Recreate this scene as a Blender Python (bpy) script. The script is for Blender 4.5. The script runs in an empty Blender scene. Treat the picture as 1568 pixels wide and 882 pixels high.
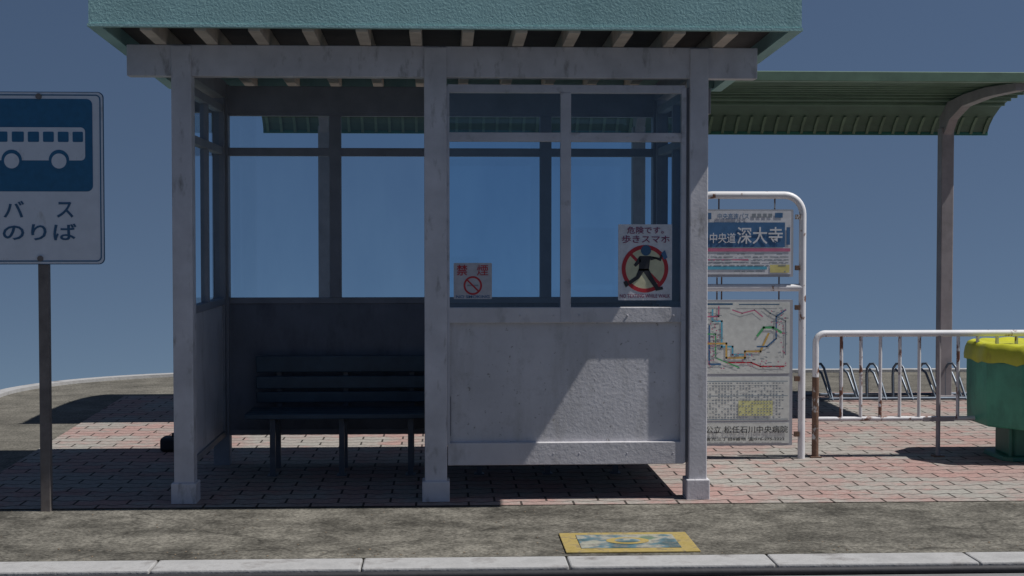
import bpy, bmesh, math, random
from mathutils import Vector, Matrix
random.seed(7)
S=bpy.context.scene
COL=S.collection

# ------------------------------------------------------------ materials
def newmat(name):
    m=bpy.data.materials.new(name); m.use_nodes=True
    nt=m.node_tree; b=nt.nodes.get('Principled BSDF')
    return m,nt,b
def N(nt,t,**kw):
    n=nt.nodes.new(t)
    for k,v in kw.items(): setattr(n,k,v)
    return n
def ramp(nt,fac,stops):
    r=N(nt,'ShaderNodeValToRGB')
    e=r.color_ramp.elements
    while len(e)<len(stops): e.new(0.5)
    for i,(p,c) in enumerate(stops):
        e[i].position=p; e[i].color=(c[0],c[1],c[2],1) if hasattr(c,'__len__') else (c,c,c,1)
    nt.links.new(fac,r.inputs[0]); return r.outputs[0]
def coords(nt,scale=(1,1,1)):
    tc=N(nt,'ShaderNodeTexCoord'); mp=N(nt,'ShaderNodeMapping')
    mp.inputs['Scale'].default_value=scale
    nt.links.new(tc.outputs['Object'],mp.inputs[0]); return mp.outputs[0]
def noise(nt,vec,scale,detail=6,rough=.6):
    n=N(nt,'ShaderNodeTexNoise'); n.inputs['Scale'].default_value=scale
    n.inputs['Detail'].default_value=detail; n.inputs['Roughness'].default_value=rough
    nt.links.new(vec,n.inputs['Vector']); return n.outputs['Fac']
def mix(nt,fac,a,b,mode='MIX'):
    m=N(nt,'ShaderNodeMix'); m.data_type='RGBA'; m.blend_type=mode
    def put(i,v):
        if hasattr(v,'is_output'): nt.links.new(v,m.inputs[i])
        elif hasattr(v,'__len__'): m.inputs[i].default_value=(v[0],v[1],v[2],1)
        else: m.inputs[i].default_value=v
    put(0,fac); put(6,a); put(7,b); return m.outputs[2]
def bump(nt,b,h,strength,dist=.01):
    n=N(nt,'ShaderNodeBump'); n.inputs['Strength'].default_value=strength
    n.inputs['Distance'].default_value=dist
    nt.links.new(h,n.inputs['Height']); nt.links.new(n.outputs[0],b.inputs['Normal'])
def worn(name,c,rough=.6,var=.25,scale=4,bs=0.3,bscale=60,bdist=.004,stain=None,stlo=.62,sthi=.72,stscale=(6,6,2.5),metal=0):
    m,nt,b=newmat(name)
    v=coords(nt)
    n1=noise(nt,v,scale)
    c1=tuple(x*(1-var) for x in c); c2=tuple(min(1,x*(1+var)) for x in c)
    col=ramp(nt,n1,[(.3,c1),(.7,c2)])
    if stain:
        v2=coords(nt,stscale); n2=noise(nt,v2,1.0,8,.65)
        f=ramp(nt,n2,[(stlo,0.0),(sthi,1.0)])
        col=mix(nt,f,col,stain)
    nt.links.new(col,b.inputs['Base Color'])
    b.inputs['Roughness'].default_value=rough; b.inputs['Metallic'].default_value=metal
    if bs: bump(nt,b,noise(nt,v,bscale,4,.6),bs,bdist)
    return m
def flat(name,c,rough=.5):
    m,nt,b=newmat(name)
    v=coords(nt); n1=noise(nt,v,25,5,.6)
    col=ramp(nt,n1,[(.3,tuple(x*.84 for x in c)),(.7,tuple(min(1,x*1.06) for x in c))])
    nt.links.new(col,b.inputs['Base Color']); b.inputs['Roughness'].default_value=rough
    return m

M={}
M['paint']=worn('paint_grey_white',(.50,.49,.51),.6,.12,3,.5,45,.004,stain=(.30,.29,.29),stlo=.54,sthi=.75,stscale=(7,7,3))
M['post']=worn('post_paint',(.51,.50,.525),.6,.16,5,.35,60,.003,stain=(.26,.25,.25),stlo=.56,sthi=.70,stscale=(14,14,5))
m,nt,b=newmat('plaster_panel'); v=coords(nt)
n1=noise(nt,v,2.2); col=ramp(nt,n1,[(.3,(.45,.445,.465)),(.7,(.60,.59,.615))])
st=ramp(nt,noise(nt,coords(nt,(7,7,1.6)),1,8,.7),[(.50,0.),(.72,.75)]); col=mix(nt,st,col,(.36,.35,.345))
g2=ramp(nt,noise(nt,v,9,8,.75),[(.55,0.),(.72,.45)]); col=mix(nt,g2,col,(.27,.26,.25))
spk=ramp(nt,noise(nt,v,38,3,.6),[(.66,0.),(.72,.8)]); col=mix(nt,spk,col,(.20,.19,.18))
nt.links.new(col,b.inputs['Base Color']); b.inputs['Roughness'].default_value=.75
bump(nt,b,noise(nt,v,48,5,.6),.45,.005); M['plaster']=m
M['frame']=worn('frame_paint',(.46,.455,.485),.5,.12,6,.2,50,.002,stain=(.28,.27,.28),stlo=.58,sthi=.72,stscale=(9,9,9))
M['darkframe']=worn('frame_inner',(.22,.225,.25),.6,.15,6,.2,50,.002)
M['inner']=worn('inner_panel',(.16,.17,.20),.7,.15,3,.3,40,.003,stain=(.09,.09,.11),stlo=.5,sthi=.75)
M['fascia']=worn('green_stucco',(.25,.42,.42),.8,.10,3,.8,90,.004,stain=(.14,.27,.27),stlo=.58,sthi=.85,stscale=(6,6,1.5))
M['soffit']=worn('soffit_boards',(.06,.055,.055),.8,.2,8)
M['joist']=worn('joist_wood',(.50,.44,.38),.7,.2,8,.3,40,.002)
M['canopy']=worn('canopy_green_metal',(.065,.12,.085),.5,.2,5,.1,30,.002)
M['canopy_l']=worn('canopy_rib',(.12,.19,.13),.5,.2,5,.1,30,.002)
M['canpost']=worn('canopy_post_paint',(.26,.24,.25),.6,.2,6,.2,40,.002,stain=(.15,.12,.11))
M['bench']=worn('bench_blue_paint',(.032,.062,.092),.45,.3,9,.15,60,.002)
M['steel']=worn('bench_steel',(.07,.08,.10),.45,.3,9,.15,60,.002)
M['pole']=worn('pole_brown_steel',(.15,.13,.12),.6,.3,12,.3,60,.002,stain=(.08,.06,.05))
M['whitepipe']=worn('white_pipe_rusty',(.62,.62,.64),.45,.08,8,.2,60,.002,stain=(.16,.065,.03),stlo=.61,sthi=.65,stscale=(11,11,7))
M['rustpipe']=worn('rail_pipe_rusty',(.55,.55,.57),.5,.1,8,.3,60,.003,stain=(.14,.06,.038),stlo=.53,sthi=.57,stscale=(10,10,6))
M['rust']=worn('very_rusty_pipe',(.13,.075,.05),.8,.35,20,.5,70,.004,stain=(.45,.45,.45),stlo=.56,sthi=.60,stscale=(14,14,10))
M['rack']=worn('rack_steel',(.12,.15,.19),.4,.2,12,.1,60,.002,metal=.3)
M['bingreen']=worn('bin_green',(.055,.27,.18),.5,.25,4,.3,20,.006,stain=(.025,.14,.10),stlo=.5,sthi=.75)
M['bindark']=worn('bin_dark_green',(.02,.13,.09),.5,.25,6,.2,40,.003)
M['yellow']=worn('bin_yellow',(.44,.44,.025),.45,.15,6,.3,12,.01,stain=(.30,.24,.03))
M['white']=flat('sign_white',(.60,.61,.64)); M['blue']=flat('sign_blue',(.012,.11,.22),.35)
M['navy']=flat('sign_navy',(.03,.10,.19)); M['black']=flat('print_black',(.02,.02,.025))
M['red']=flat('print_red',(.42,.02,.03)); M['maroon']=flat('print_maroon',(.22,.04,.11))
M['pyellow']=flat('print_yellow',(.58,.52,.20)); M['pgreen']=flat('print_green',(.08,.36,.14))
M['pcyan']=flat('print_cyan',(.10,.38,.52)); M['ppink']=flat('print_pink',(.52,.14,.24))
M['pblue']=flat('print_blue',(.045,.13,.27)); M['pgrey']=flat('print_grey',(.22,.25,.28))
M['orange']=flat('print_orange',(.56,.36,.10)); M['cream']=flat('print_cream',(.56,.54,.36)); M['palelemon']=flat('print_lemon',(.58,.58,.28))
M['paper']=flat('print_paper',(.58,.60,.57)); M['bgrey']=worn('board_backing',(.33,.34,.37),.5,.1,6,.2,60,.002)
M['sticker']=flat('sticker_pale',(.42,.42,.45)); M['rubber']=worn('black_rubber',(.02,.02,.025),.7,.3,20)
M['white_b']=worn('bus_sign_board',(.58,.60,.64),.4,.06,10,.1,60,.001,stain=(.36,.35,.34),stlo=.60,sthi=.74,stscale=(8,8,4))

m=bpy.data.materials.new('window_glass'); m.use_nodes=True; nt=m.node_tree; nt.nodes.clear()
o=N(nt,'ShaderNodeOutputMaterial'); t=N(nt,'ShaderNodeBsdfTransparent'); g=N(nt,'ShaderNodeBsdfGlossy')
g.inputs['Roughness'].default_value=.02; g.inputs[0].default_value=(.9,.95,1,1)
gc=noise(nt,coords(nt,(3,3,1.2)),1,6,.6); tcol=ramp(nt,gc,[(.35,(.74,.90,1.0)),(.7,(.66,.82,.94))]); nt.links.new(tcol,t.inputs[0])
fr=N(nt,'ShaderNodeFresnel'); fr.inputs[0].default_value=1.6; ms=N(nt,'ShaderNodeMixShader')
nt.links.new(fr.outputs[0],ms.inputs[0]); nt.links.new(t.outputs[0],ms.inputs[1]); nt.links.new(g.outputs[0],ms.inputs[2])
nt.links.new(ms.outputs[0],o.inputs[0]); M['glass']=m

def N_color(nt,v):
    n=N(nt,'ShaderNodeTexNoise'); n.inputs['Scale'].default_value=2.5; n.inputs['Detail'].default_value=6
    nt.links.new(v,n.inputs['Vector']); return n.outputs['Color']
def mottled(name,dark,light,sc=1.0):
    m,nt,b=newmat(name); v=coords(nt)
    n1=noise(nt,v,3.2*sc,10,.76); n2=noise(nt,v,55*sc,4,.7); n3=noise(nt,v,.7,4,.5)
    col=ramp(nt,n1,[(.38,dark),(.50,tuple((a+c)/2 for a,c in zip(dark,light))),(.61,light)])
    g=ramp(nt,n2,[(.35,.50),(.65,1.4)]); col=mix(nt,1.0,col,g,'MULTIPLY')
    g3=ramp(nt,n3,[(.3,.78),(.7,1.15)]); col=mix(nt,1.0,col,g3,'MULTIPLY')
    vo=N(nt,'ShaderNodeTexVoronoi'); vo.feature='DISTANCE_TO_EDGE'; vo.inputs['Scale'].default_value=.9
    wv=mix(nt,.25,v,N_color(nt,v)); nt.links.new(wv,vo.inputs['Vector'])
    cr=ramp(nt,vo.outputs['Distance'],[(.0,.55),(.010,1.)]); col=mix(nt,.8,col,cr,'MULTIPLY')
    nt.links.new(col,b.inputs['Base Color']); b.inputs['Roughness'].default_value=.9
    b.inputs['Specular IOR Level'].default_value=.2
    bump(nt,b,n2,.5,.006); return m
M['concrete']=mottled('worn_concrete',(.052,.049,.041),(.180,.170,.145))
M['concrete2']=mottled('back_concrete',(.09,.085,.072),(.165,.155,.132))
M['asphalt']=mottled('asphalt',(.06,.06,.062),(.10,.10,.102),2)
M['kerb']=worn('kerb_stone',(.33,.33,.33),.85,.2,5,.5,50,.006,stain=(.13,.12,.115),stlo=.52,sthi=.72,stscale=(5,5,5))
M['gutter']=worn('gutter_concrete',(.15,.15,.155),.85,.2,5,.5,50,.006,stain=(.07,.07,.07))

m,nt,b=newmat('brick_pavers'); tc=N(nt,'ShaderNodeTexCoord'); sx=N(nt,'ShaderNodeSeparateXYZ'); nt.links.new(tc.outputs['Object'],sx.inputs[0])
pp=N(nt,'ShaderNodeMath',operation='PINGPONG'); nt.links.new(sx.outputs[0],pp.inputs[0]); pp.inputs[1].default_value=.07
ma=N(nt,'ShaderNodeMath',operation='MULTIPLY_ADD'); nt.links.new(pp.outputs[0],ma.inputs[0]); ma.inputs[1].default_value=.45; nt.links.new(sx.outputs[1],ma.inputs[2])
cx=N(nt,'ShaderNodeCombineXYZ'); nt.links.new(sx.outputs[0],cx.inputs[0]); nt.links.new(ma.outputs[0],cx.inputs[1])
br=N(nt,'ShaderNodeTexBrick'); nt.links.new(cx.outputs[0],br.inputs['Vector'])
br.inputs['Scale'].default_value=1; br.inputs['Brick Width'].default_value=.28; br.inputs['Row Height'].default_value=.14
br.inputs['Mortar Size'].default_value=.007; br.inputs['Mortar Smooth'].default_value=.3; br.inputs['Bias'].default_value=-.1
br.inputs['Color1'].default_value=(.33,.215,.195,1); br.inputs['Color2'].default_value=(.28,.24,.22,1); br.inputs['Mortar'].default_value=(.06,.048,.044,1)
v=coords(nt); n1=noise(nt,v,1.3,8,.72); n2=noise(nt,v,40,5,.7)
gr=ramp(nt,n1,[(.46,0.),(.56,.8)])
col=mix(nt,gr,br.outputs['Color'],mix(nt,br.outputs['Fac'],(.29,.29,.265),(.06,.056,.05)))
col=mix(nt,1.0,col,ramp(nt,n2,[(.3,.7),(.7,1.15)]),'MULTIPLY')
nt.links.new(col,b.inputs['Base Color']); b.inputs['Roughness'].default_value=.9
b.inputs['Specular IOR Level'].default_value=.1
inv=N(nt,'ShaderNodeMath',operation='SUBTRACT'); inv.inputs[0].default_value=1; nt.links.new(br.outputs['Fac'],inv.inputs[1])
ad=N(nt,'ShaderNodeMath',operation='MULTIPLY_ADD'); nt.links.new(n2,ad.inputs[0]); ad.inputs[1].default_value=.3; nt.links.new(inv.outputs[0],ad.inputs[2])
bump(nt,b,ad.outputs[0],.7,.006); M['brick']=m

# ------------------------------------------------------------ helpers
def empty(name,loc=(0,0,0)):
    e=bpy.data.objects.new(name,None); COL.objects.link(e); e.empty_display_size=.2; return e
def mkobj(name,verts,faces,mat,parent=None,bevel=0,smooth=False):
    me=bpy.data.meshes.new(name); me.from_pydata([tuple(v) for v in verts],[],faces); me.update()
    if mat: me.materials.append(M[mat])
    o=bpy.data.objects.new(name,me); COL.objects.link(o)
    if parent: o.parent=parent
    if bevel:
        bv=o.modifiers.new('b','BEVEL'); bv.width=bevel; bv.segments=2; bv.limit_method='ANGLE'
    if smooth:
        for p in me.polygons: p.use_smooth=True
    return o
BF=[(0,1,5,4),(1,3,7,5),(3,2,6,7),(2,0,4,6),(0,2,3,1),(4,5,7,6)]
def bx(x0,x1,y0,y1,z0,z1): return [(x,y,z) for z in (z0,z1) for y in (y0,y1) for x in (x0,x1)]
def boxes(name,lst,mat,parent=None,bevel=0,fn=None):
    V=[];F=[]
    for b6 in lst:
        k=len(V); vs=bx(*b6)
        if fn: vs=[fn(*p) for p in vs]
        V+=vs; F+=[tuple(i+k for i in f) for f in BF]
    return mkobj(name,V,F,mat,parent,bevel)
def box(name,x0,x1,y0,y1,z0,z1,mat,parent=None,bevel=0,fn=None):
    return boxes(name,[(x0,x1,y0,y1,z0,z1)],mat,parent,bevel,fn)
def tobj(obj,name,mat,parent):
    dg=bpy.context.evaluated_depsgraph_get(); dg.update()
    me=bpy.data.meshes.new_from_object(obj.evaluated_get(dg)); me.transform(obj.matrix_world)
    bpy.data.objects.remove(obj)
    me.materials.clear(); me.materials.append(M[mat])
    o=bpy.data.objects.new(name,me); COL.objects.link(o)
    if parent: o.parent=parent
    return o
def tube(name,paths,r,mat,parent=None,res=3):
    cu=bpy.data.curves.new(name,'CURVE'); cu.dimensions='3D'; cu.bevel_depth=r; cu.bevel_resolution=res; cu.use_fill_caps=True
    for pts in paths:
        sp=cu.splines.new('POLY'); sp.points.add(len(pts)-1)
        for i,p in enumerate(pts): sp.points[i].co=(p[0],p[1],p[2],1)
    ob=bpy.data.objects.new(name,cu); COL.objects.link(ob)
    o=tobj(ob,name,mat,parent)
    for p in o.data.polygons: p.use_smooth=True
    return o
def arc(cx,cz,r,a0,a1,n=8): return [(cx+r*math.cos(math.radians(a0+(a1-a0)*i/n)),cz+r*math.sin(math.radians(a0+(a1-a0)*i/n))) for i in range(n+1)]
def rrect(x0,x1,z0,z1,r):
    return arc(x1-r,z1-r,r,0,90)+arc(x0+r,z1-r,r,90,180)+arc(x0+r,z0+r,r,180,270)+arc(x1-r,z0+r,r,270,360)
def plate(name,pts,y,th,mat,parent=None):
    n=len(pts); V=[(p[0],y,p[1]) for p in pts]+[(p[0],y+th,p[1]) for p in pts]
    F=[tuple(range(n))[::-1],tuple(range(n,2*n))]+[(i,(i+1)%n,(i+1)%n+n,i+n) for i in range(n)]
    return mkobj(name,V,F,mat,parent)
def ring(name,cx,cz,ro,ri,y,mat,parent,n=40,th=.0012):
    V=[];F=[]
    for i in range(n):
        a=2*math.pi*i/n
        for r in (ro,ri):
            for yy in (y,y+th): V.append((cx+r*math.cos(a),yy,cz+r*math.sin(a)))
    for i in range(n):
        a=4*i;b_=4*((i+1)%n); F+=[(a,b_,b_+2,a+2),(a+1,a+3,b_+3,b_+1),(a,a+1,b_+1,b_),(a+2,b_+2,b_+3,a+3)]
    return mkobj(name,V,F,mat,parent)
def text(name,s,x0,x1,z0,z1,y,mat,parent,bold=.0006):
    cu=bpy.data.curves.new(name,'FONT'); cu.body=s; cu.size=.1; cu.resolution_u=3; cu.extrude=.0006; cu.offset=bold
    ob=bpy.data.objects.new(name,cu); COL.objects.link(ob); ob.rotation_euler=(math.pi/2,0,0)
    bpy.context.view_layer.update()
    o=tobj(ob,name,mat,parent); me=o.data
    if not me.vertices: return o
    xs=[v.co.x for v in me.vertices]; zs=[v.co.z for v in me.vertices]; ys=[v.co.y for v in me.vertices]
    w=max(xs)-min(xs) or 1; h=max(zs)-min(zs) or 1
    for v in me.vertices:
        v.co=((v.co.x-min(xs))/w*(x1-x0)+x0, v.co.y-max(ys)+y, (v.co.z-min(zs))/h*(z1-z0)+z0)
    return o

# ------------------------------------------------------------ ground
XL,XR,YF,YB,R=-3.95,14,6.60,15.6,2.0
def outline(off):
    pts=[(XL-off,YF),(XR+off,YF),(XR+off,YB+off)]
    c=(XL+R,YB-R); r=R+off
    pts+=[(c[0]+r*math.cos(math.radians(a)),c[1]+r*math.sin(math.radians(a))) for a in range(90,181,6)]
    return pts
def slab(name,pts,z0,z1,mat,parent=None):
    n=len(pts); V=[(p[0],p[1],z1) for p in pts]+[(p[0],p[1],z0) for p in pts]
    F=[tuple(range(n)),tuple(range(n,2*n))[::-1]]+[(i+n,(i+1)%n+n,(i+1)%n,i) for i in range(n)]
    return mkobj(name,V,F,mat,parent)
slab('concrete_ground',outline(0),-.3,0,'concrete2')
kerb=empty('platform_kerb')
inn=outline(0)[2:]; out=outline(.14)[2:]
V=[];F=[]
ii=[(XR,YB)]+inn[1:]+[(XL,YF)]; oo=[(XR,YB+.14)]+out[1:]+[(XL-.14,YF)]
for a,b_ in zip(ii,oo): V+=[(a[0],a[1],-.3),(a[0],a[1],.03),(b_[0],b_[1],.03),(b_[0],b_[1],-.3)]
for i in range(len(ii)-1):
    k=4*i
    for j in range(3): F.append((k+j,k+j+1,k+5+j,k+4+j))
mkobj('rear_edge',V,F,'kerb',kerb)
boxes('front_kerb_stones',[(-3.95+i*.9+.003,-3.95+(i+1)*.9-.003,6.385,6.597,-.2,.006) for i in range(20)],'kerb',kerb,.008)
mkobj('front_pavement',[(XL,YF,.004),(XR,YF,.004),(XR,7.88,.004),(XL,7.88,.004)],[(0,1,2,3)],'concrete')
mkobj('brick_pavement',[(-2.62,7.87,.008),(XR,7.87,.008),(XR,13.5,.008),(-2.85,13.5,.008)],[(0,1,2,3)],'brick')
mkobj('gutter',[(-14,6.05,-.035),(20,6.05,-.035),(20,6.383,-.035),(-14,6.383,-.035)],[(0,1,2,3)],'gutter')
mkobj('road',[(-14,-6,-.045),(20,-6,-.045),(20,6.3,-.045),(-14,6.3,-.045)],[(0,1,2,3)],'asphalt')
tube('kerb_shade_line',[[(-14,6.36,-.02),(20,6.36,-.02)]],.017,'rubber')  # black tube stands in for the shadowy gap below the kerb
V=[];F=[]
def scrap(x,y,z,s):
    a=random.random()*6.28;k=len(V)
    for j in range(5):
        t=a+j*1.256; r=s*random.uniform(.5,1); V.append((x+r*math.cos(t),y+r*math.sin(t),z+random.uniform(0,s*.25)))
    V.append((x,y,z+s*.5))
    for j in range(5): F.append((k+j,k+(j+1)%5,k+5))
for i in range(420):
    x=random.uniform(-3.8,7)
    if random.random()<.5: scrap(x,6.62+abs(random.gauss(0,.10)),.005,random.uniform(.003,.009))
    else: scrap(x,random.uniform(6.65,7.9),.005,random.uniform(.002,.007))
for i in range(160): scrap(random.uniform(-2.3,7),random.uniform(7.9,11.5),.009,random.uniform(.003,.009))
M['grit']=worn('grit',(.16,.12,.08),.9,.5,30,0)
mkobj('grit_and_leaf_scraps',V,F,'grit')

hp=empty('painted_utility_cover')
m,nt,b=newmat('cover_yellow'); v=coords(nt); n1=noise(nt,v,14,8,.75)
col=ramp(nt,n1,[(.38,(.25,.19,.05)),(.52,(.33,.25,.08)),(.64,(.14,.115,.075))]); nt.links.new(col,b.inputs['Base Color']); b.inputs['Roughness'].default_value=.7; M['cy']=m
m,nt,b=newmat('cover_inner'); v=coords(nt); n1=noise(nt,v,7,3,.5); n2=noise(nt,v,30,6,.7)
col=ramp(nt,n1,[(.38,(.04,.08,.09)),(.46,(.08,.15,.18)),(.50,(.26,.26,.22)),(.58,(.29,.29,.24)),(.66,(.10,.16,.10))]); col=mix(nt,ramp(nt,n2,[(.5,0.),(.6,.7)]),col,(.14,.135,.12)); nt.links.new(col,b.inputs['Base Color']); b.inputs['Roughness'].default_value=.6; M['ci']=m
box('frame',.555,1.165,6.65,7.085,.004,.012,'cy',hp,.003)
box('plate_inner',.63,1.09,6.72,7.02,.010,.015,'ci',hp,.002)
V=[(.86+.10*math.cos(a*math.pi/16),6.87+.075*math.sin(a*math.pi/16),.0165) for a in range(32)]
mkobj('emblem',V,[tuple(range(32))],'cy',hp)
V=[(.86+.06*math.cos(a*math.pi/16),6.87+.045*math.sin(a*math.pi/16),.0175) for a in range(32)]
mkobj('emblem_core',V,[tuple(range(32))],'ci',hp)

# ------------------------------------------------------------ bus shelter
sh=empty('bus_shelter')
YFt=8.0
def slope(x,y,z): return (x,y,z-.039*(y-7.55))
posts=[(-1.378,.106),(-.035,.120),(1.383,.100)]
for i,(x,w) in enumerate(posts):
    box('front_post_%d'%i,x-w/2,x+w/2,YFt,YFt+.11,.10,2.405,'post',sh,.005)
    box('post_plinth_%d'%i,x-w/2-.014,x+w/2+.014,YFt-.018,YFt+.126,.0,.115,'post',sh,.006)
box('front_beam',-1.665,1.70,YFt+.012,YFt+.10,2.247,2.41,'post',sh,.004)
for i,x in enumerate((-1.375,1.375)):
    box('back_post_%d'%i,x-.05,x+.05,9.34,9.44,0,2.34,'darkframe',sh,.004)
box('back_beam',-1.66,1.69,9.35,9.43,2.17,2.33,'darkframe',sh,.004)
x0,x1,y0,y1=-1.755,1.828,7.55,9.78
boxes('fascia',[(x0,x1,y0,y0+.05,2.45,2.95),(x0,x1,y1-.05,y1,2.45,2.95),(x0,x0+.05,y0+.05,y1-.05,2.45,2.95),(x1-.05,x1,y0+.05,y1-.05,2.45,2.95)],'fascia',sh,0,slope)
boxes('fascia_lip',[(x0-.006,x1+.006,y0-.006,y0+.03,2.438,2.452),(x0-.006,x0+.06,y0+.03,y1,2.438,2.449),(x1-.06,x1+.006,y0+.03,y1,2.438,2.449)],'fascia',sh,0,slope)
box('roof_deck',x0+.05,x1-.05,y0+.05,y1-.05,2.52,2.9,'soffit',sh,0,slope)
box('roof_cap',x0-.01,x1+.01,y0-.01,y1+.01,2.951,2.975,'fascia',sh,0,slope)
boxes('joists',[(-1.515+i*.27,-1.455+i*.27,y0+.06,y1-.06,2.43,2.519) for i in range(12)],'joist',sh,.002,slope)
box('beam_cap',-1.6,1.64,YFt+.03,YFt+.08,2.405,2.413,'darkframe',sh)

def gsheet(name,pts): 
    return mkobj(name,pts,[(0,1,2,3)],'glass',sh)
fy=YFt+.018
fl,fr_=.028,1.31
box('front_sill',fl,fr_,fy,fy+.05,.952,1.034,'paint',sh,.003)
box('front_bottom_rail',fl,fr_,fy-.004,fy+.05,.195,.315,'paint',sh,.004)
box('front_panel',fl,fr_,fy+.023,fy+.044,.314,.953,'plaster',sh)
box('front_window_bar',fl,fr_,fy,fy+.045,1.912,1.960,'frame',sh,.003)
box('front_window_top',fl,fr_,fy,fy+.045,2.168,2.212,'frame',sh,.003)
box('front_mullion',.637,.693,fy-.003,fy+.042,.955,2.17,'frame',sh,.003)
box('front_jamb_l',fl-.004,fl+.012,fy-.002,fy+.043,.30,2.2,'frame',sh,.002)
box('front_jamb_r',1.290,1.317,fy-.003,fy+.043,.20,2.2,'frame',sh,.003)
box('front_gap_shade_strip',1.316,1.333,fy+.02,fy+.045,.2,2.2,'darkframe',sh)  # dark strip stands in for the shaded gap between jamb and post
gsheet('front_glass',[(fl,fy+.03,1.03),(fr_,fy+.03,1.03),(fr_,fy+.03,2.17),(fl,fy+.03,2.17)])
tube('earth_wire',[[(.045,fy+.018,.56),(.045,fy+.018,.35)]],.002,'darkframe',sh)
scr=[]
for z in (.255,.99,1.936,2.19):
    for x in (.10,.42,.60,.74,1.0,1.25): scr.append((x-.004,x+.004,fy-.0055,fy+.002,z-.004,z+.004))
boxes('frame_screws',scr,'frame',sh,.0015)
by=9.36
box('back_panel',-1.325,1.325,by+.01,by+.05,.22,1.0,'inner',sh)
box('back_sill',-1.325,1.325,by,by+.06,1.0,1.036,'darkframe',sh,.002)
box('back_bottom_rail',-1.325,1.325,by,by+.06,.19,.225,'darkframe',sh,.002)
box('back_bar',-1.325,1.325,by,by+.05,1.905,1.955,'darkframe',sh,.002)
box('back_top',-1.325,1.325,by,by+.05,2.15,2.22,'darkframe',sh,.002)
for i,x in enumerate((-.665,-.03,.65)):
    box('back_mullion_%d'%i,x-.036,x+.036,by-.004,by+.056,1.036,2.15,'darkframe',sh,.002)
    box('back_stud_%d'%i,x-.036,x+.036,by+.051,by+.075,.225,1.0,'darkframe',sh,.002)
gsheet('back_glass',[(-1.325,by+.03,1.03),(1.325,by+.03,1.03),(1.325,by+.03,2.17),(-1.325,by+.03,2.17)])
for sgn,nm in ((-1,'left'),(1,'right')):
    xc=1.372*sgn
    a,b2=8.112,9.338
    box(nm+'_panel',xc-.015,xc+.015,a,b2,.22,1.0,'plaster' if sgn>0 else 'paint',sh)
    boxes(nm+'_frame',[(xc-.028,xc+.028,a,b2,.995,1.036),(xc-.028,xc+.028,a,b2,.19,.225),(xc-.025,xc+.025,a,b2,1.91,1.955),(xc-.025,xc+.025,a,b2,2.165,2.21),
        (xc-.03,xc+.03,a+.001,a+.05,.19,2.25),(xc-.03,xc+.03,b2-.05,b2-.001,.19,2.25),(xc-.022,xc+.022,8.70,8.75,1.03,2.17)],'darkframe',sh,.002)
    gsheet(nm+'_glass',[(xc,a,1.03),(xc,b2,1.03),(xc,b2,2.17),(xc,a,2.17)])
    box(nm+'_top_beam',xc-.04,xc+.04,8.11,9.34,2.25,2.35,'darkframe',sh)

sg=empty('no_smoking_sign'); y=fy+.026
plate('card',rrect(.062,.268,1.078,1.27,.006),y,.002,'sticker',sg)
text('kanji_a','禁',.078,.136,1.203,1.260,y-.001,'red',sg,.001); text('kanji_b','煙',.188,.248,1.203,1.260,y-.001,'red',sg,.0)
ring('circle',.165,1.150,.050,.040,y-.001,'red',sg)
plate('slash',[(.130,1.178),(.136,1.184),(.200,1.122),(.194,1.116)],y-.0012,.001,'red',sg)
plate('cigarette',[(.135,1.146),(.195,1.146),(.195,1.155),(.135,1.155)],y-.0006,.0005,'pgrey',sg)
text('caption','NO SMOKING',.075,.255,1.083,1.098,y-.001,'pblue',sg)

sg=empty('no_texting_while_walking_sign'); 
plate('card',rrect(.952,1.245,1.07,1.475,.004),y,.002,'white',sg)
text('line_1','危険です。',1.0,1.20,1.425,1.463,y-.001,'maroon',sg,.0008)
text('line_2','歩きスマホ',.972,1.232,1.375,1.417,y-.001,'maroon',sg,.0008)
cx_,cz_=1.098,1.238
disc=[(cx_+.118*math.cos(a*math.pi/24),cz_+.118*math.sin(a*math.pi/24)) for a in range(48)]
plate('disc',disc,y-.0008,.0006,'cream',sg)
ring('circle',cx_,cz_,.127,.106,y-.0016,'red',sg)
plate('slash',[(cx_-.085,cz_+.074),(cx_-.074,cz_+.085),(cx_+.085,cz_-.074),(cx_+.074,cz_-.085)],y-.0020,.0004,'red',sg)
def P(n,pts,mt='black',d=.0028): plate(n,[(cx_+a*1.0,cz_+b_*1.0) for a,b_ in pts],y-d,.0006,mt,sg)
P('head',[(.005+.028*math.cos(a*math.pi/10),.098+.028*math.sin(a*math.pi/10)) for a in range(20)],'navy')
P('torso',[(-.03,.068),(.03,.068),(.020,-.01),(-.034,-.01)])
P('arm',[(.025,.068),(.085,.04),(.10,.075),(.088,.078),(.078,.058),(.03,.045)])
P('arm_back',[(-.03,.068),(-.062,.02),(-.05,.01),(-.022,.04)])
P('leg_front',[(-.018,0),(.020,0),(.043,-.045),(.080,-.105),(.058,-.11),(.018,-.055)])
P('leg_back',[(-.034,0),(.003,0),(-.030,-.05),(-.082,-.085),(-.092,-.068),(-.05,-.04)])
P('foot_a',[(.055,-.10),(.095,-.095),(.10,-.11),(.058,-.118)],d=.0032); P('foot_b',[(-.085,-.085),(-.105,-.10),(-.118,-.07),(-.10,-.062)],d=.0032)
P('phone',[(.088,.082),(.108,.10),(.122,.06),(.104,.048)],'pblue',.0032)
text('caption','NO TEXTING WHILE WALK',.962,1.235,1.083,1.103,y-.001,'maroon',sg)

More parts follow.
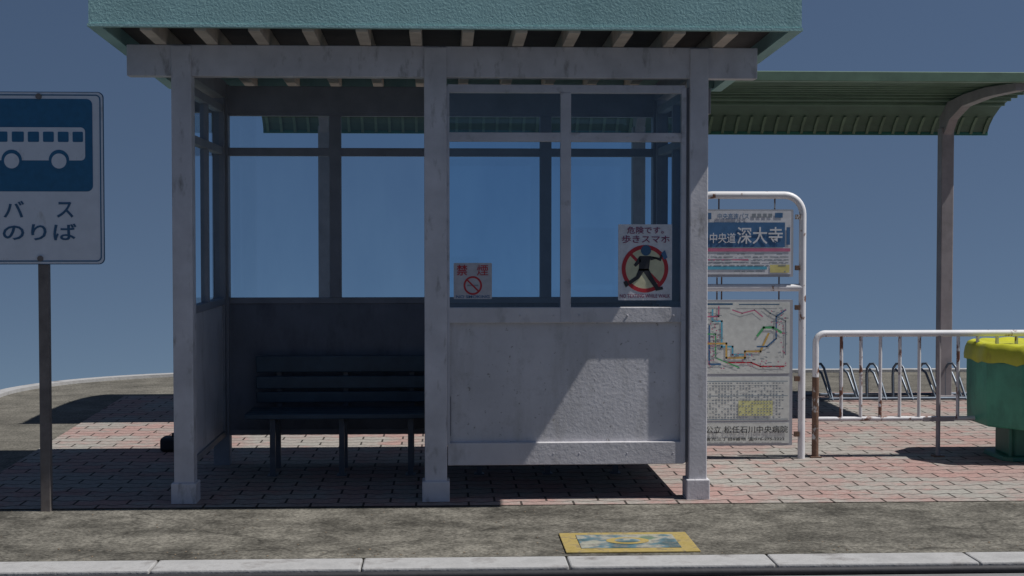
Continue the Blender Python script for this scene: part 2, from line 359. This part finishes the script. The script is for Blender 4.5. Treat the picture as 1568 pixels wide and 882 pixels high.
# ------------------------------------------------------------ bench
bn=empty('bench')
boxes('seat_slats',[(-1.17,1.17,8.86+i*.105,8.95+i*.105,.345,.375) for i in range(4)],'bench',bn,.005)
boxes('back_slats',[(-1.15,1.15,9.265,9.29,z,z+h) for z,h in ((.585,.10),(.485,.075),(.40,.065))],'bench',bn,.005)
lg=[]
for i in range(6):
    x=-1.01+i*.41
    lg+=[(x-.016,x+.016,8.90,8.93,0,.345),(x-.016,x+.016,9.20,9.23,0,.345),(x-.015,x+.015,8.93,9.20,.31,.344),(x-.015,x+.015,9.292,9.312,.29,.68),(x-.03,x+.03,8.88,8.96,.006,.014)]
boxes('legs',lg,'steel',bn)

# ------------------------------------------------------------ bus stop sign
bs=empty('bus_stop_sign'); cx0=-2.063; yb=7.80
box('pole',cx0-.026+.004,cx0+.026+.004,yb+.01,yb+.06,0,2.11,'pole',bs,.004)
zA,zB=1.268,2.142
plate('board_edge',rrect(cx0-.322,cx0+.322,zA,zB,.03),yb,.008,'navy',bs)
plate('board',rrect(cx0-.318,cx0+.318,zA+.004,zB-.004,.028),yb-.002,.003,'white_b',bs)
def outl(nm,x0,x1,z0,z1,r,w,y,mt,par):
    a=rrect(x0,x1,z0,z1,r); b_=rrect(x0+w,x1-w,z0+w,z1-w,max(r-w,.002)); n=len(a)
    V=[(p[0],y,p[1]) for p in a]+[(p[0],y,p[1]) for p in b_]
    mkobj(nm,V,[(i,i+n,(i+1)%n+n,(i+1)%n) for i in range(n)],mt,par)
outl('border',cx0-.308,cx0+.308,zA+.014,zB-.014,.026,.006,yb-.0035,'blue',bs)
plate('blue_panel',rrect(cx0-.266,cx0+.266,1.638,zB-.036,.03),yb-.0035,.001,'blue',bs)
plate('bus_body',rrect(cx0-.235,cx0+.228,1.795,1.962,.022),yb-.005,.001,'white_b',bs)
wx=[(-.222,-.165),(-.143,-.082),(-.062,-.005),(.015,.07),(.09,.145),(.165,.218)]
for i,(a,b_) in enumerate(wx): plate('bus_window_%d'%i,rrect(cx0+a,cx0+b_,1.888,1.940,.006),yb-.006,.0008,'blue',bs)
for i,a in enumerate((-.145,.095)):
    c=[(cx0+a+.052*math.cos(t*math.pi/16),1.797+.052*math.sin(t*math.pi/16)) for t in range(32)]
    plate('wheel_arch_%d'%i,c,yb-.006,.0008,'blue',bs)
    c=[(cx0+a+.038*math.cos(t*math.pi/16),1.792+.038*math.sin(t*math.pi/16)) for t in range(32)]
    plate('wheel_%d'%i,c,yb-.007,.0008,'white_b',bs)
text('text_a','バ',cx0-.190,cx0-.085,1.505,1.590,yb-.003,'navy',bs,.0015); text('text_b','ス',cx0+.080,cx0+.165,1.505,1.585,yb-.003,'navy',bs,.0015)
text('text_c','のりば',cx0-.195,cx0+.180,1.390,1.475,yb-.003,'navy',bs,.0015)
for i,z in enumerate((zB-.024,zA+.03)):
    c=[(cx0-.005+.015*math.cos(t*math.pi/8),z+.015*math.sin(t*math.pi/8)) for t in range(16)]
    plate('bolt_%d'%i,c,yb-.011,.008,'pole',bs)

# ------------------------------------------------------------ map board with white pipe frame
mb=empty('route_map_board'); Y=9.46; xl,xr=1.60,2.305; zt=1.672; r=.12
path=[(xl,Y,0)]+[(a,Y,b_) for a,b_ in arc(xl+r,zt-r,r,180,90)]+[(a,Y,b_) for a,b_ in arc(xr-r,zt-r,r,90,0)]+[(xr,Y,0)]
tube('pipe_frame',[path,[(xl,Y,1.09),(xr,Y,1.09)]],.0235,'whitepipe',mb,4)
yp=Y-.03
def rects(name,L,y,mat,par):
    V=[];F=[]
    for (a,b_,c,d) in L:
        k=len(V); V+=[(a,y,c),(b_,y,c),(b_,y,d),(a,y,d)]; F.append((k,k+1,k+2,k+3))
    mkobj(name,V,F,mat,par)
pl,pr=1.65,2.238
plate('upper_backing',rrect(pl,pr,1.158,1.582,.008),yp,.02,'bgrey',mb)
plate('upper_paper',rrect(pl+.015,pr-.015,1.175,1.57,.004),yp-.002,.002,'white',mb)
yy=yp-.004
rects('header_blue',[(pl+.03,pr-.055,1.345,1.50),(pl+.03,pl+.06,1.52,1.56)],yy,'pblue',mb)
text('header_small','中央高速バス',pl+.10,pl+.30,1.520,1.556,yy-.001,'pblue',mb)
text('header_a','中央道',pl+.050,pl+.215,1.37,1.435,yy-.002,'white',mb,.001)
text('header_b','深大寺',pl+.225,pr-.07,1.365,1.472,yy-.002,'white',mb,.001)
rects('header_tags',[(pr-.12,pr-.07,1.53,1.56),(pr-.045,pr-.022,1.36,1.47)],yy,'pblue',mb)
rects('tag_dark',[(pl+.32+i*.035,pl+.345+i*.035,1.53,1.555) for i in range(4)],yy,'pgrey',mb)
rects('pink_line',[(pl+.02,pr-.02,1.318,1.338),(pl+.02,pl+.3,1.262,1.27)],yy,'ppink',mb)
rects('cyan_line',[(pl+.02,pr-.17,1.205,1.225)],yy,'pcyan',mb)
rects('yellow_box',[(pr-.15,pr-.025,1.185,1.235)],yy,'pyellow',mb)
L=[]
for row in range(7):
    x=pl+.03
    while x<pr-.05:
        w=random.uniform(.01,.06); z=1.19+row*.018
        if random.random()<.75 and not (row in(1,)): L.append((x,min(x+w,pr-.03),z,z+.006))
        x+=w+.012
rects('fine_print',L,yy-.0006,'pgrey',mb)
plate('lower_backing',rrect(pl,pr,.095,1.015,.008),yp,.02,'bgrey',mb)
plate('lower_map_paper',rrect(pl+.015,pr-.02,.55,1.0,.004),yp-.002,.002,'paper',mb)
plate('timetable_paper',rrect(pl+.015,pr-.02,.255,.53,.004),yp-.002,.002,'paper',mb)
plate('advert_paper',rrect(pl+.015,pr-.02,.11,.24,.004),yp-.002,.002,'paper',mb)
def poly(nm,pts,w,y,mt):
    V=[];F=[]
    for (a,b_),(c,d) in zip(pts,pts[1:]):
        dx,dz=c-a,d-b_; l=math.hypot(dx,dz) or 1; nx,nz=-dz/l*w/2,dx/l*w/2; ex,ez=dx/l*w/2,dz/l*w/2
        k=len(V); V+=[(a-nx-ex,y,b_-nz-ez),(c-nx+ex,y,d-nz+ez),(c+nx+ex,y,d+nz+ez),(a+nx-ex,y,b_+nz-ez)]; F.append((k,k+1,k+2,k+3))
    mkobj(nm,V,F,mt,mb)
A=lambda L:[(pl+a,.55+b_) for a,b_ in L]
poly('route_cyan',A([(.07,.40),(.07,.33),(.13,.33),(.13,.17),(.2,.17),(.2,.12),(.32,.12)]),.011,yy,'pcyan')
poly('route_yellow',A([(.03,.19),(.16,.19),(.16,.1),(.28,.1),(.28,.14),(.38,.14),(.43,.25)]),.012,yy-.0004,'orange')
poly('route_green',A([(.36,.24),(.40,.29),(.46,.29),(.51,.26)]),.014,yy-.0008,'pgreen')
poly('route_blue_b',A([(.36,.17),(.42,.17),(.48,.22),(.48,.36),(.54,.40)]),.009,yy-.0006,'pblue')
poly('route_red',A([(.16,.07),(.32,.07),(.38,.045),(.53,.045)]),.009,yy-.0002,'red')
poly('route_blue',A([(.05,.30),(.05,.06),(.12,.06)]),.011,yy-.0002,'pblue')
poly('route_pink',A([(.11,.42),(.11,.36),(.03,.36)]),.009,yy-.0003,'ppink')
poly('route_grey',A([(.40,.41),(.44,.38),(.54,.33),(.54,.12)]),.008,yy-.0003,'pgrey')
poly('route_green_b',A([(.03,.25),(.09,.25),(.09,.10),(.24,.04)]),.008,yy-.0005,'pgreen')
poly('route_lilac',A([(.20,.40),(.26,.38),(.34,.40),(.39,.36)]),.007,yy-.0005,'ppink')
dots=[];labs=[]
for i in range(170):
    a=random.random()
    if a<.4: x,z=random.uniform(.03,.12),random.uniform(.03,.41)
    elif a<.75: x,z=random.uniform(.03,.54),random.uniform(.03,.14)
    else: x,z=random.uniform(.44,.54),random.uniform(.15,.41)
    x+=pl; z+=.55
    if i%2: dots.append((x,x+.007,z,z+.007))
    else: labs.append((x,x+random.uniform(.010,.026),z,z+.005))
rects('stop_dots',dots,yy-.0012,'ppink',mb); rects('stop_labels',labs,yy-.0012,'pgrey',mb)
rects('map_title',[(pl+.02,pl+.2,.982,.993),(pl+.24,pl+.5,.982,.988)],yy-.001,'navy',mb)
L=[]
for row in range(13):
    for c in range(26):
        if random.random()<.72: L.append((pl+.03+c*.0195,pl+.03+c*.0195+.012,.27+row*.018,.27+row*.018+.007))
rects('timetable_figures',L,yy-.0012,'pgrey',mb)
rects('timetable_yellow',[(pl+.24,pl+.46,.285,.38)],yy-.0002,'palelemon',mb)
rects('timetable_rules',[(pl+.02,pr-.03,.50,.503),(pl+.02,pr-.03,.408,.411),(pl+.02,pr-.03,.26,.263)],yy-.001,'navy',mb)
text('advert_text','公立 松任石川中央病院',pl+.03,pr-.03,.175,.220,yy-.001,'black',mb,.0002)
text('advert_small','倉光三丁目8番地 ☎076-275-2222',pl+.03,pr-.05,.125,.148,yy-.001,'black',mb)
cl=[(xr-.05,xr-.02,yp,yp+.03,z,z+.03) for z in (1.2,1.52,.15,.5,.95)]
boxes('clamps',cl,'rust',mb)
boxes('rods',[(x,x+.008,Y-.004,Y+.004,.96,1.2) for x in (1.75,1.78,2.15)]+[(x,x+.008,Y-.004,Y+.004,1.55,1.66) for x in (1.76,2.12)],'rust',mb)

# ------------------------------------------------------------ pipe railing
rl=empty('pipe_railing'); Y=9.50; x0=2.405; zt=.796; r=.06
top=[(x0,Y,.25)]+[(a,Y,b_) for a,b_ in arc(x0+r,zt-r,r,180,90)]+[(9.0,Y,zt)]
tube('top_rail',[top],.021,'whitepipe',rl,4)
tube('end_post',[[(x0,Y,0),(x0,Y,.52)]],.0225,'rust',rl,4)
tube('bottom_rail',[[(x0,Y,.252),(9.0,Y,.252)]],.015,'rustpipe',rl)
bal=[];pst=[]
for i in range(1,50):
    x=x0+.040+i*.1275
    if i%6==0: pst.append([(x,Y,0),(x,Y,zt)])
    else: bal.append([(x,Y,.25),(x,Y,zt)])
tube('balusters',bal,.0115,'rustpipe',rl)
tube('posts',pst,.015,'canpost',rl)
boxes('post_brackets',[(p[0][0]-.10,p[0][0]+.10,Y-.018,Y+.018,.235,.262) for p in pst],'canpost',rl)
boxes('feet',[(p[0][0]-.035,p[0][0]+.035,Y-.035,Y+.035,.008,.016) for p in pst]+[(x0-.035,x0+.035,Y-.035,Y+.035,.008,.016)],'rust',rl)

# ------------------------------------------------------------ bike racks
bk=empty('bicycle_rack')
hp_=[]
for i in range(11):
    x=3.28+i*.235
    hp_.append([(x,13.0,.02),(x-.005,13.0,.20),(x+.0,13.0,.27),(x+.02,12.98,.31),(x+.045,12.95,.315),(x+.065,12.92,.28),(x+.10,12.75,.02)])
    hp_.append([(x+.05,13.15,.02),(x+.045,13.15,.22),(x+.06,13.12,.25),(x+.085,13.08,.22),(x+.13,12.95,.02)])
tube('hoops',hp_,.011,'rack',bk)
tube('base_bars',[[(3.2,12.76,.03),(5.95,12.76,.03)],[(3.2,13.12,.03),(5.95,13.12,.03)]],.014,'rack',bk)

# ------------------------------------------------------------ litter bin
lb=empty('litter_bin'); cx,cy=3.865,9.46
def octo(hx,hy,cxh,cyh): return [(cx-hx+cxh,cy-hy),(cx+hx-cxh,cy-hy),(cx+hx,cy-hy+cyh),(cx+hx,cy+hy-cyh),(cx+hx-cxh,cy+hy),(cx-hx+cxh,cy+hy),(cx-hx,cy+hy-cyh),(cx-hx,cy-hy+cyh)]
def loft(name,levels,mat,bev=.01):
    V=[];F=[];n=len(levels[0][1])
    for z,pts in levels: V+=[(p[0],p[1],z) for i,p in enumerate(pts)]
    for l in range(len(levels)-1):
        for i in range(n): F.append((l*n+i,l*n+(i+1)%n,(l+1)*n+(i+1)%n,(l+1)*n+i))
    F.append(tuple(range(n))[::-1]); F.append(tuple(range((len(levels)-1)*n,len(levels)*n)))
    return mkobj(name,V,F,mat,lb,bev)
loft('body',[(.225,octo(.415,.385,.15,.2)),(.45,octo(.42,.39,.15,.2)),(.64,octo(.42,.39,.15,.2))],'bingreen',.012)
boxes('body_ribs',[(cx-.20,cx-.19,cy-.40,cy-.38,.27,.62),(cx+.19,cx+.20,cy-.40,cy-.38,.27,.62)],'bindark',lb)
n=72;V=[];F=[]
levels=[(.625,1.03,.010),(.655,1.035,.006),(.70,1.02,.004),(.735,.985,.004),(.745,.93,.002),(.725,.80,0)]
base=octo(.42,.39,.15,.2)
def along(t):
    per=[0]
    for i in range(8):
        a=base[i];b_=base[(i+1)%8]; per.append(per[-1]+math.hypot(b_[0]-a[0],b_[1]-a[1]))
    d=t*per[-1]
    for i in range(8):
        if d<=per[i+1]:
            f=(d-per[i])/(per[i+1]-per[i]); a=base[i];b_=base[(i+1)%8]; return (a[0]+(b_[0]-a[0])*f,a[1]+(b_[1]-a[1])*f)
    return base[0]
for z,s,wv in levels:
    for i in range(n):
        p=along(i/n); wob=math.sin(i*1.3)*.5+math.sin(i*.57+1)*.5
        V.append((cx+(p[0]-cx)*(s+wv*wob*2),cy+(p[1]-cy)*(s+wv*wob*2),z+wob*(.012 if z<.64 else .006)))
for l in range(len(levels)-1):
    for i in range(n): F.append((l*n+i,l*n+(i+1)%n,(l+1)*n+(i+1)%n,(l+1)*n+i))
F.append(tuple(range((len(levels)-1)*n,len(levels)*n)))
mkobj('lid_rim',V,F,'yellow',lb,0,True)
loft('pedestal',[(.03,octo(.24,.16,.02,.02)),(.24,octo(.24,.16,.02,.02))],'bindark')
loft('base_plate',[(.008,octo(.31,.22,.05,.05)),(.035,octo(.305,.215,.05,.05))],'bindark',.004)
boxes('pedestal_flanges',[(cx-.265,cx-.25,cy-.17,cy-.15,.03,.24),(cx+.25,cx+.265,cy-.17,cy-.15,.03,.24)],'bindark',lb)

# ------------------------------------------------------------ rear canopy
cn=empty('walkway_canopy')
prof=[(11.3,2.60),(11.6,2.625),(12.0,2.64),(12.5,2.635),(12.9,2.60),(13.12,2.55),(13.28,2.48),(13.38,2.41),(13.44,2.34)]
xa,xb=-1.59,4.97
V=[];F=[];n=len(prof)
for x in (xa,xb):
    for (yy_,z) in prof: V.append((x,yy_,z))
    for (yy_,z) in prof: V.append((x,yy_+.004,z+.03))
for i in range(n-1):
    F+=[(i,i+1,i+1+2*n,i+2*n),(i+n,i+n+2*n,i+1+n+2*n,i+1+n),(i,i+n,i+1+n,i+1),(i+2*n,i+1+2*n,i+1+3*n,i+3*n)]
F+=[(0,2*n,3*n,n),(n-1,2*n-1,4*n-1,3*n-1)]
mkobj('roof_sheet',V,F,'canopy',cn)
V=[];F=[]
x=xa+.03
while x<xb:
    for j in range(6,n-1):
        (a,b_),(c,d)=prof[j],prof[j+1]; k=len(V)
        V+=[(x,a-.012,b_-.01),(x+.025,a-.012,b_-.01),(x+.025,c-.012,d-.01),(x,c-.012,d-.01)]; F.append((k,k+1,k+2,k+3))
        V+=[(x,a,b_),(x,c,d)]; F.append((k,k+3,k+5,k+4))
    x+=.12
mkobj('sheet_ribs',V,F,'canopy_l',cn)
pz=lambda yq: next(b_+(d-b_)*(yq-a)/(c-a) for (a,b_),(c,d) in zip(prof,prof[1:]) if a<=yq<=c)
boxes('purlins',[(xa,xb,q,q+.03,pz(q)-.020,pz(q)-.002) for q in [11.42+.145*i for i in range(12)]],'canopy_l',cn)
box('front_gutter',xa-.01,xb+.01,11.255,11.30,2.575,2.65,'canopy_l',cn,.005)
box('rear_trim',xa,xb,13.425,13.46,2.325,2.352,'bindark',cn)
for i,x in enumerate((-1.015,1.72,4.455)):
    box('post_%d'%i,x-.055,x+.055,12.99,13.11,0,2.36,'canpost',cn,.006)
    box('post_foot_%d'%i,x-.10,x+.10,12.95,13.15,.0,.03,'canpost',cn,.004)
    pr_=[(13.11,2.30),(13.11,2.46),(12.9,2.575),(12.5,2.605),(12.0,2.612),(11.35,2.578),(11.35,2.52),(12.0,2.53),(12.55,2.505),(12.85,2.42),(12.99,2.30)]
    V=[(x-.04,a,b_) for a,b_ in pr_]+[(x+.04,a,b_) for a,b_ in pr_]; k=len(pr_)
    mkobj('arm_%d'%i,V,[tuple(range(k)),tuple(range(k,2*k))[::-1]]+[(j,j+k,(j+1)%k+k,(j+1)%k) for j in range(k)],'canpost',cn,.004)

rw=empty('rubber_weight'); box('block',-1.87,-1.62,9.93,10.08,.008,.10,'rubber',rw,.02); box('handle',-1.80,-1.72,9.98,10.02,.10,.125,'rubber',rw,.006)

for me in bpy.data.meshes: me.transform(Matrix.Scale(1.0155,4,(0,0,1)))

# ------------------------------------------------------------ light
sd=Vector((-.625,.115,-1.0155)).normalized()
L=bpy.data.lights.new('sun','SUN'); L.energy=5.0; L.angle=math.radians(.5); L.color=(1,.965,.92)
lo=bpy.data.objects.new('sun',L); COL.objects.link(lo); lo.rotation_euler=sd.to_track_quat('-Z','Y').to_euler(); lo.location=(5,0,9)
w=bpy.data.worlds.new('World'); S.world=w; w.use_nodes=True; nt=w.node_tree
bg=nt.nodes['Background']; sky=N(nt,'ShaderNodeTexSky'); sky.sky_type='NISHITA'; sky.sun_disc=False
sky.sun_elevation=math.radians(57.5); sky.sun_rotation=math.radians(101); sky.air_density=1.0; sky.dust_density=.3; sky.ozone_density=1.2
tc=N(nt,'ShaderNodeTexCoord'); sp=N(nt,'ShaderNodeSeparateXYZ'); nt.links.new(tc.outputs['Generated'],sp.inputs[0])
a1=N(nt,'ShaderNodeMath',operation='MULTIPLY_ADD'); nt.links.new(sp.outputs[2],a1.inputs[0]); a1.inputs[1].default_value=1.7; a1.inputs[2].default_value=.36
a2=N(nt,'ShaderNodeMath',operation='MAXIMUM'); nt.links.new(a1.outputs[0],a2.inputs[0]); a2.inputs[1].default_value=.06
cb=N(nt,'ShaderNodeCombineXYZ'); nt.links.new(sp.outputs[0],cb.inputs[0]); nt.links.new(sp.outputs[1],cb.inputs[1]); nt.links.new(a2.outputs[0],cb.inputs[2])
nm=N(nt,'ShaderNodeVectorMath',operation='NORMALIZE'); nt.links.new(cb.outputs[0],nm.inputs[0]); nt.links.new(nm.outputs[0],sky.inputs[0])
nt.links.new(sky.outputs[0],bg.inputs[0]); bg.inputs[1].default_value=.054

# ------------------------------------------------------------ camera
cam=bpy.data.cameras.new('camera'); co=bpy.data.objects.new('camera',cam); COL.objects.link(co); S.camera=co
cam.sensor_width=36; cam.lens=36*2285/1568; cam.clip_end=500; cam.clip_start=.1
co.location=(0,0,1.422)
co.rotation_euler=(math.pi/2-math.radians(1.905),0,-math.radians(2.68))
S.view_settings.view_transform='Standard'; S.view_settings.look='None'; S.view_settings.exposure=0
